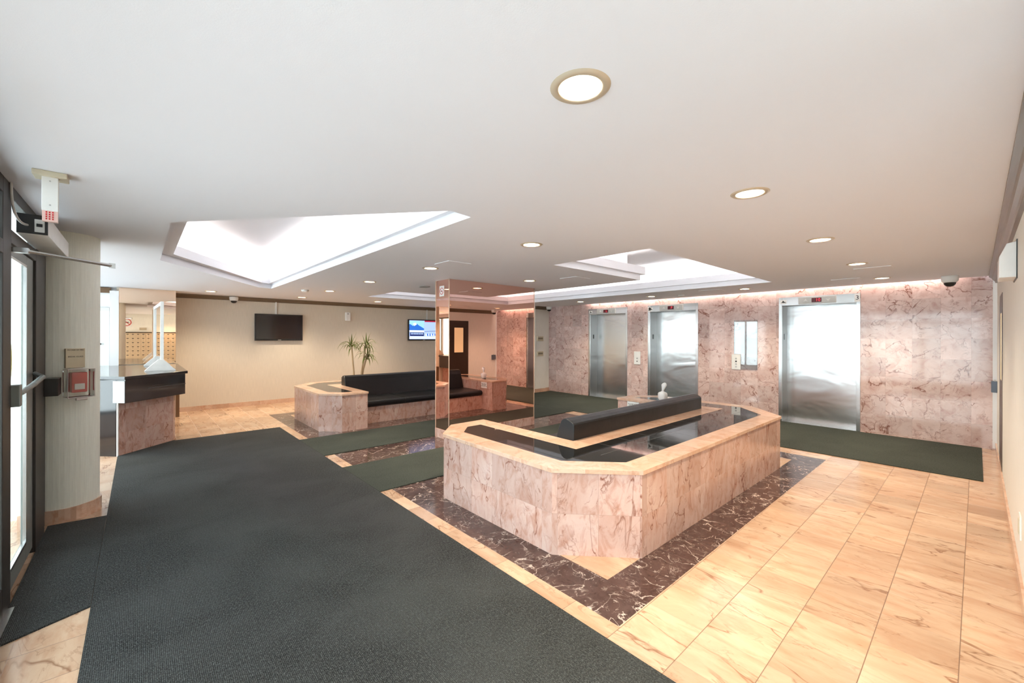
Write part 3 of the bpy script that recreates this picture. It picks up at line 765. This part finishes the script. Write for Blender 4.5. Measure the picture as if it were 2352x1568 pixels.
bm = bmesh.new(); box(bm, 4.042, 4.165, YT-.09, YT, 2.0, 2.228)
af = thing('air_freshener', 'small white air freshener dispenser between the televisions', 'air freshener', (4.1, YT, 2.0))
obj('body', bm, m_white, af, bevel=.018, seg=3)
obj('nozzle', BX(4.075, 4.115, YT-.094, YT-.09, 2.165, 2.20), m_grey, af)
# thermostats on the pier
for z, lab in ((1.475, 'upper beige thermostat on the narrow pier'), (1.04, 'lower beige thermostat on the narrow pier')):
    g = thing('thermostat', lab, 'thermostat', (8.655, 8.45, z), 'beige thermostats on the pier')
    obj('cover', BX(8.53, 8.775, 8.42, 8.45, z, z+.135), m_beige, g, bevel=.004)
    obj('display_slot', BX(8.56, 8.745, 8.4185, 8.42, z+.05, z+.10), m_beige2, g)

# ================================================================== PLANT
pp = thing('potted_plant', 'tall potted plant with arching strap leaves behind the far bench', 'plant', (3.85, 9.72, 0))
bm = bmesh.new(); rg = lathe(bm, (3.85, 9.72), [(.001, .0), (.13, .0), (.16, .16), (.185, .30), (.20, .30), (.20, .34), (.175, .34), (.165, .30)], 32); obj('pot', bm, m_pot, pp, smooth=True)
bm = bmesh.new(); cyl(bm, (3.85, 9.72), .168, .168, .28, .30, 28); obj('soil', bm, m_soil, pp)
stems = [((3.78, 9.72), (3.70, 9.75), 1.43), ((3.86, 9.68), (4.03, 9.70), 1.44), ((3.92, 9.76), (4.09, 9.76), 1.16)]
def leaf(base, az, elev, L, droop, w):
    bm = bmesh.new(); n = 11; p = Vector(base); d = Vector((math.cos(az)*math.cos(elev), math.sin(az)*math.cos(elev), math.sin(elev)))
    side = Vector((-math.sin(az), math.cos(az), 0)); rows = []
    for i in range(n+1):
        t = i/n; ww = w*(math.sin(PI*min(1, .12+t*.9))**.7)*(1-t*.55) if i < n else .0006
        nn = side.cross(d).normalized()
        rows.append([bm.verts.new(p-side*ww+nn*ww*.35), bm.verts.new(p), bm.verts.new(p+side*ww+nn*ww*.35)])
        p = p+d*(L/n); d = (d+Vector((0, 0, -droop/n*(.4+1.6*t)))).normalized()
    for a, b in zip(rows, rows[1:]):
        for k in (0, 1): bm.faces.new((a[k], a[k+1], b[k+1], b[k]))
    bmesh.ops.solidify(bm, geom=bm.faces[:], thickness=.0015)
    return obj('leaf', bm, m_leaf, pp, smooth=True)
for (b0, b1, zt) in stems:
    bm = bmesh.new(); tube(bm, [(*b0, .28), ((b0[0]*.6+b1[0]*.4), (b0[1]+b1[1])/2, .8), (*b1, zt)], [.022, .018, .015]); obj('stem', bm, m_stem, pp, smooth=True)
    for k in range(22):
        az = k*2.4+random.uniform(-.3, .3); tall = k % 7 == 0
        leaf((b1[0], b1[1], zt-.012*k*.5), az, random.uniform(1.15, 1.4) if tall else random.uniform(.1, .95), random.uniform(.27, .33) if tall else random.uniform(.30, .44), .35 if tall else random.uniform(2.2, 4.2), .019)

# ================================================================== RECEPTION DESK
ds = thing('reception_desk', 'black topped reception desk with pink marble base at the left', 'desk', (.1, 8.6, 0))
base = [(-.20, 7.545), (.395, 8.165), (.42, 8.22), (.42, 10.46), (-.95, 10.46), (-.95, 8.30)]
bm = bmesh.new(); prism(bm, [base], 0, .70); 
for fc in bm.faces:
    fc.normal_update(); fc.material_index = 0
obj('base', bm, m_planter, ds)
dn = Vector((1, -1)).normalized()*.0; 
# black end panel facing the entrance
q0 = Vector((-.20, 7.545)); q1 = Vector((-.78, 8.12)); nn = Vector((-1, -1)).normalized()*.012
bm = bmesh.new(); prism(bm, [[tuple(q0+nn+Vector((-.012, .012))), tuple(q1+nn), tuple(q1), tuple(q0+Vector((-.012, .012)))]], 0, 1.0); obj('end_panel', bm, m_blackl, ds)['label'] = 'glossy black end panel'
bm = bmesh.new(); prism(bm, [[tuple(q0+nn+Vector((-.006, .006))), tuple(q0+nn+Vector((.004, -.004))), tuple(q0+Vector((.006, -.006))), tuple(q0+Vector((-.004, .004)))]], 0, .70); obj('edge_strip', bm, m_white, ds)
# fascia
fa = [(-.14, 7.475), (.535, 8.15), (.535, 10.46), (.44, 10.46), (.44, 8.19), (-.25, 7.56)]
fa = [(-.235, 7.57), (-.13, 7.465), (.535, 8.13), (.535, 10.45), (-.6, 10.45), (-.6, 8.0)]
bm = bmesh.new(); prism(bm, [fa], .70, 1.012); obj('fascia', bm, m_blackl, ds, bevel=.003)
tp = [(-.26, 7.555), (-.135, 7.43), (.565, 8.12), (.565, 10.45), (-.97, 10.45), (-.97, 8.30)]
bm = bmesh.new(); prism(bm, [tp], 1.012, 1.052); obj('counter_top', bm, m_blackl, ds, bevel=.004)
dd = (Vector((.535, 8.13))-Vector((-.13, 7.465))).normalized(); ddn = Vector((dd.y, -dd.x))
# low ledge line across the fascia
a_, b_ = Vector((.10, 7.695)), Vector((.535, 8.13))
bm = bmesh.new(); prism(bm, [[tuple(a_), tuple(a_+ddn*.006), tuple(b_+ddn*.006), tuple(b_)]], .853, .866); obj('fascia_groove', bm, simple('dark groove', (.05, .045, .04), .4), ds)
# window reflection on the glossy fascia end, painted as a thin pale slab
c0 = Vector((-.13, 7.465)); c1 = c0+Vector((-1, 1)).normalized()*.16; wn_ = Vector((-1, -1)).normalized()*.006
bm = bmesh.new(); prism(bm, [[tuple(c0+wn_*2), tuple(c1+wn_*2), tuple(c1+wn_*.7), tuple(c0+wn_*.7)]], .705, .99)
props(obj('painted_reflection', bm, simple('pale reflection colour', (.60, .66, .70), .5)), 'painted window reflection on the end of the reception desk fascia', 'reflection')
# sneeze guard on the counter
sg2 = thing('sneeze_guard', 'white framed clear screen standing on the reception counter', 'screen', (.25, 9.2, 1.052))
zc = 1.052
obj('post', BX(.247, .290, 8.40, 8.425, zc, 2.12), m_white, sg2, bevel=.002)
obj('post', BX(.197, .240, 9.93, 9.955, zc, 2.12), m_white, sg2, bevel=.002)
bm = bmesh.new(); prism(bm, [[(.256, 8.425), (.281, 8.425), (.231, 9.93), (.206, 9.93)]], 2.07, 2.12); obj('top_bar', bm, m_white, sg2, bevel=.002)
bm = bmesh.new(); prism(bm, [[(.266, 8.425), (.270, 8.425), (.220, 9.93), (.216, 9.93)]], zc+.02, 2.07); obj('clear_sheet', bm, m_acryl2, sg2)
for y in (8.38, 9.91):
    bm = bmesh.new(); extr(bm, [(.065, zc), (.435, zc), (.435, zc+.008), (.28, zc+.17), (.22, zc+.17), (.065, zc+.008)], lambda x, z: (x, y, z), lambda x, z: (x, y+.065 if z < zc+.1 else y+.045, z)); obj('foot', bm, m_white, sg2, bevel=.002)
# peach mirror on the wall behind the desk
mr = thing('wall_mirror', 'tall peach tinted mirror on the wall behind the reception desk', 'mirror', (.13, 10.47, 1.06))
obj('mirror_glass', BX(-.27, .54, 10.46, 10.468, 1.06, H-.002), m_mirror2, mr)
obj('backing', BX(-.268, .538, 10.468, 10.4705, 1.06, H-.002), m_black, mr)

# ================================================================== ENTRANCE FITTINGS
op = thing('door_operator', 'white automatic door operator box above the entrance door', 'door operator', (-.5, 4.45, 2.22))
obj('housing', BX(-.565, -.43, 3.955, 4.98, 2.22, 2.345), m_white, op, bevel=.003)
obj('end_plate', BX(-.563, -.432, 3.948, 3.955, 2.222, 2.343), m_black, op)
sw = obj('switch_plate', BX(-.488, -.445, 3.944, 3.948, 2.235, 2.315), m_greyl, op)
obj('rocker', BX(-.480, -.454, 3.942, 3.944, 2.268, 2.288), m_black, sw)
bm = bmesh.new(); pts = []
for t in range(13):
    s_ = t/12; pts.append((-.552+.035*s_+.012*math.sin(s_*PI)*-1, 3.74+.20*s_**2, 2.472-.20*math.sin(s_*PI/2)-.02*math.sin(s_*PI)))
tube(bm, pts, .0065, 10); obj('flexible_conduit', bm, m_greyl, op, smooth=True)
bm = bmesh.new(); tube(bm, [(-.52, 3.87, 2.10), (-.145, 4.30, 2.105)], .011, 8); box(bm, -.165, -.13, 4.28, 4.32, 2.09, 2.122); box(bm, -.60, -.50, 3.84, 3.89, 2.085, 2.115)
obj('arm', bm, m_thr, op)
se = thing('presence_sensor', 'beige and white sensor arm hanging from the ceiling at the door', 'sensor', (-.36, 3.37, 2.21))
obj('ceiling_bracket', BX(-.425, -.295, 3.34, 3.45, 2.445, 2.4725), m_beige, se, bevel=.003)
obj('housing', BX(-.392, -.330, 3.365, 3.395, 2.262, 2.447), m_white, se, bevel=.002)
gr = obj('grille', BX(-.390, -.332, 3.366, 3.394, 2.205, 2.262), m_pinkpl, se)
bm = bmesh.new()
for i in range(3):
    for k in range(4): box(bm, -.377+.012*i, -.371+.012*i, 3.3645, 3.366, 2.214+.012*k, 2.222+.012*k)
obj('slots', bm, m_red, gr)
bm = bmesh.new()
for z in (2.29, 2.42): box(bm, -.364, -.357, 3.3635, 3.365, z, z+.007)
obj('screws', bm, m_grey, se)
# fire alarm call point on the rounded wall end
an = math.radians(-66); cc = Vector((cxy[0]+cr*math.cos(an), cxy[1]+cr*math.sin(an), 0))
fp = thing('fire_alarm', 'red fire alarm pull station under a clear cover on the sage column', 'fire alarm', (cc.x, cc.y, 1.06))
def tang(bm):  # local x along wall tangent, y outward
    R = Matrix.Translation(cc) @ Matrix.Rotation(an+PI/2, 4, 'Z')
    bmesh.ops.transform(bm, matrix=R, verts=bm.verts); return bm
obj('station', tang(BX(-.045, .055, -.06, .01, 1.10, 1.27)), m_red, fp, bevel=.006)
hd = obj('handle', tang(BX(-.03, .035, -.068, -.06, 1.125, 1.175)), m_white, fp, bevel=.002)
obj('clear_cover', tang(BX(-.085, .085, -.105, -.0, 1.06, 1.30)), m_acryl, fp, bevel=.01)
bm = bmesh.new(); tube(bm, [(-.085, -.105, 1.06), (.085, -.105, 1.06), (.085, -.105, 1.30), (-.085, -.105, 1.30), (-.085, -.105, 1.06)], .004, 8); tube(bm, [(-.03, -.09, 1.045), (.04, -.09, 1.045)], .012, 8)
obj('cover_rim', tang(bm), simple('clear plastic rim', (.7, .62, .58), .2), fp)
fs = thing('instruction_sign', 'small beige instruction sign above the red fire alarm', 'sign', (cc.x, cc.y, 1.31))
obj('plate', tang(BX(-.068, .055, -.014, .01, 1.31, 1.475)), m_tan, fs, bevel=.002)
R_ = Matrix.Translation(cc) @ Matrix.Rotation(an+PI/2, 4, 'Z')
for tx, z, sz in (('IN CASE OF FIRE', 1.462, .014), ('BREAK GLASS', 1.405, .016)):
    text('lettering', tx, sz, tuple(R_ @ Vector((-.006, -.0148, z))), PI/2, an+PI/2, m_text, fs)

# right wall fittings
YR = -.19
bm = bmesh.new(); extr(bm, [(YR, 2.02), (YR+.085, 2.02), (YR+.085, 2.17), (YR+.05, 2.262), (YR, 2.275)], lambda y, z: (4.62, y, z), lambda y, z: (4.95, y, z))
g = thing('emergency_light', 'white wedge-shaped wall unit high on the cream right wall', 'wall unit', (4.78, YR, 2.02))
obj('housing', bm, m_white, g, bevel=.004); obj('shadow_gap', BX(4.60, 4.97, YR, YR+.006, 2.01, 2.285), m_black, g)  # thin black sheet painted in for the shadow between unit and wall
g = thing('wall_outlet', 'pale outlet plate low on the cream right wall', 'outlet', (4.2, YR, .32))
obj('plate', BX(4.14, 4.26, YR, YR+.008, .31, .46), m_white, g, bevel=.002); obj('socket', BX(4.17, 4.23, YR+.008, YR+.012, .34, .43), m_beige, g)
g = thing('card_reader', 'blue grey box in the corner right of the elevators', 'card reader', (8.95, YR, .83))
obj('body', BX(8.88, 9.02, YR, YR+.055, .83, .985), m_bluebox, g, bevel=.004); obj('cap', BX(8.93, 8.97, YR+.01, YR+.03, .985, 1.005), m_greyl, g)

# ================================================================== MAILBOXES (behind the camera, seen in the peach mirror)
mb = thing('mailbox_bank', 'bank of small metal mailboxes reflected in the peach mirror', 'mailboxes', (.5, -1.45, .5))
obj('cabinet', BX(-.56, 1.62, -1.495, -1.40, .55, 1.715), m_mailb, mb); obj('top_trim', BX(-.58, 1.64, -1.5, -1.385, 1.715, 1.75), m_wood, mb); obj('bottom_trim', BX(-.58, 1.64, -1.5, -1.385, .50, .55), m_wood, mb)
bm = bmesh.new(); box(bm, -.55, -.55+.143, -1.40, -1.392, .56, .56+.15, 0); box(bm, -.51, -.45, -1.392, -1.390, .655, .68, 1); box(bm, -.55+.066, -.55+.078, -1.392, -1.388, .60, .612, 1)
md = obj('mailbox_door', bm, [m_mailb, m_black], mb)
for i in range(14):
    for k in range(7):
        if i == 0 and k == 0: continue
        c = md.copy(); COL.objects.link(c); c.parent = mb; c.location = Vector((i*.1545, 0, k*.1655))+md.location
ns = no_smoking('no_smoking_sign', 'no smoking sign reflected at the left of the peach mirror', (-.36, -1.499, 2.13), (1, 0, 0), .34, (0, 1, 0))
props(obj('plaque', BX(.02, .24, -1.5, -1.494, 1.83, 1.93), m_gold), 'small brass plaque above the mailboxes', 'plaque')
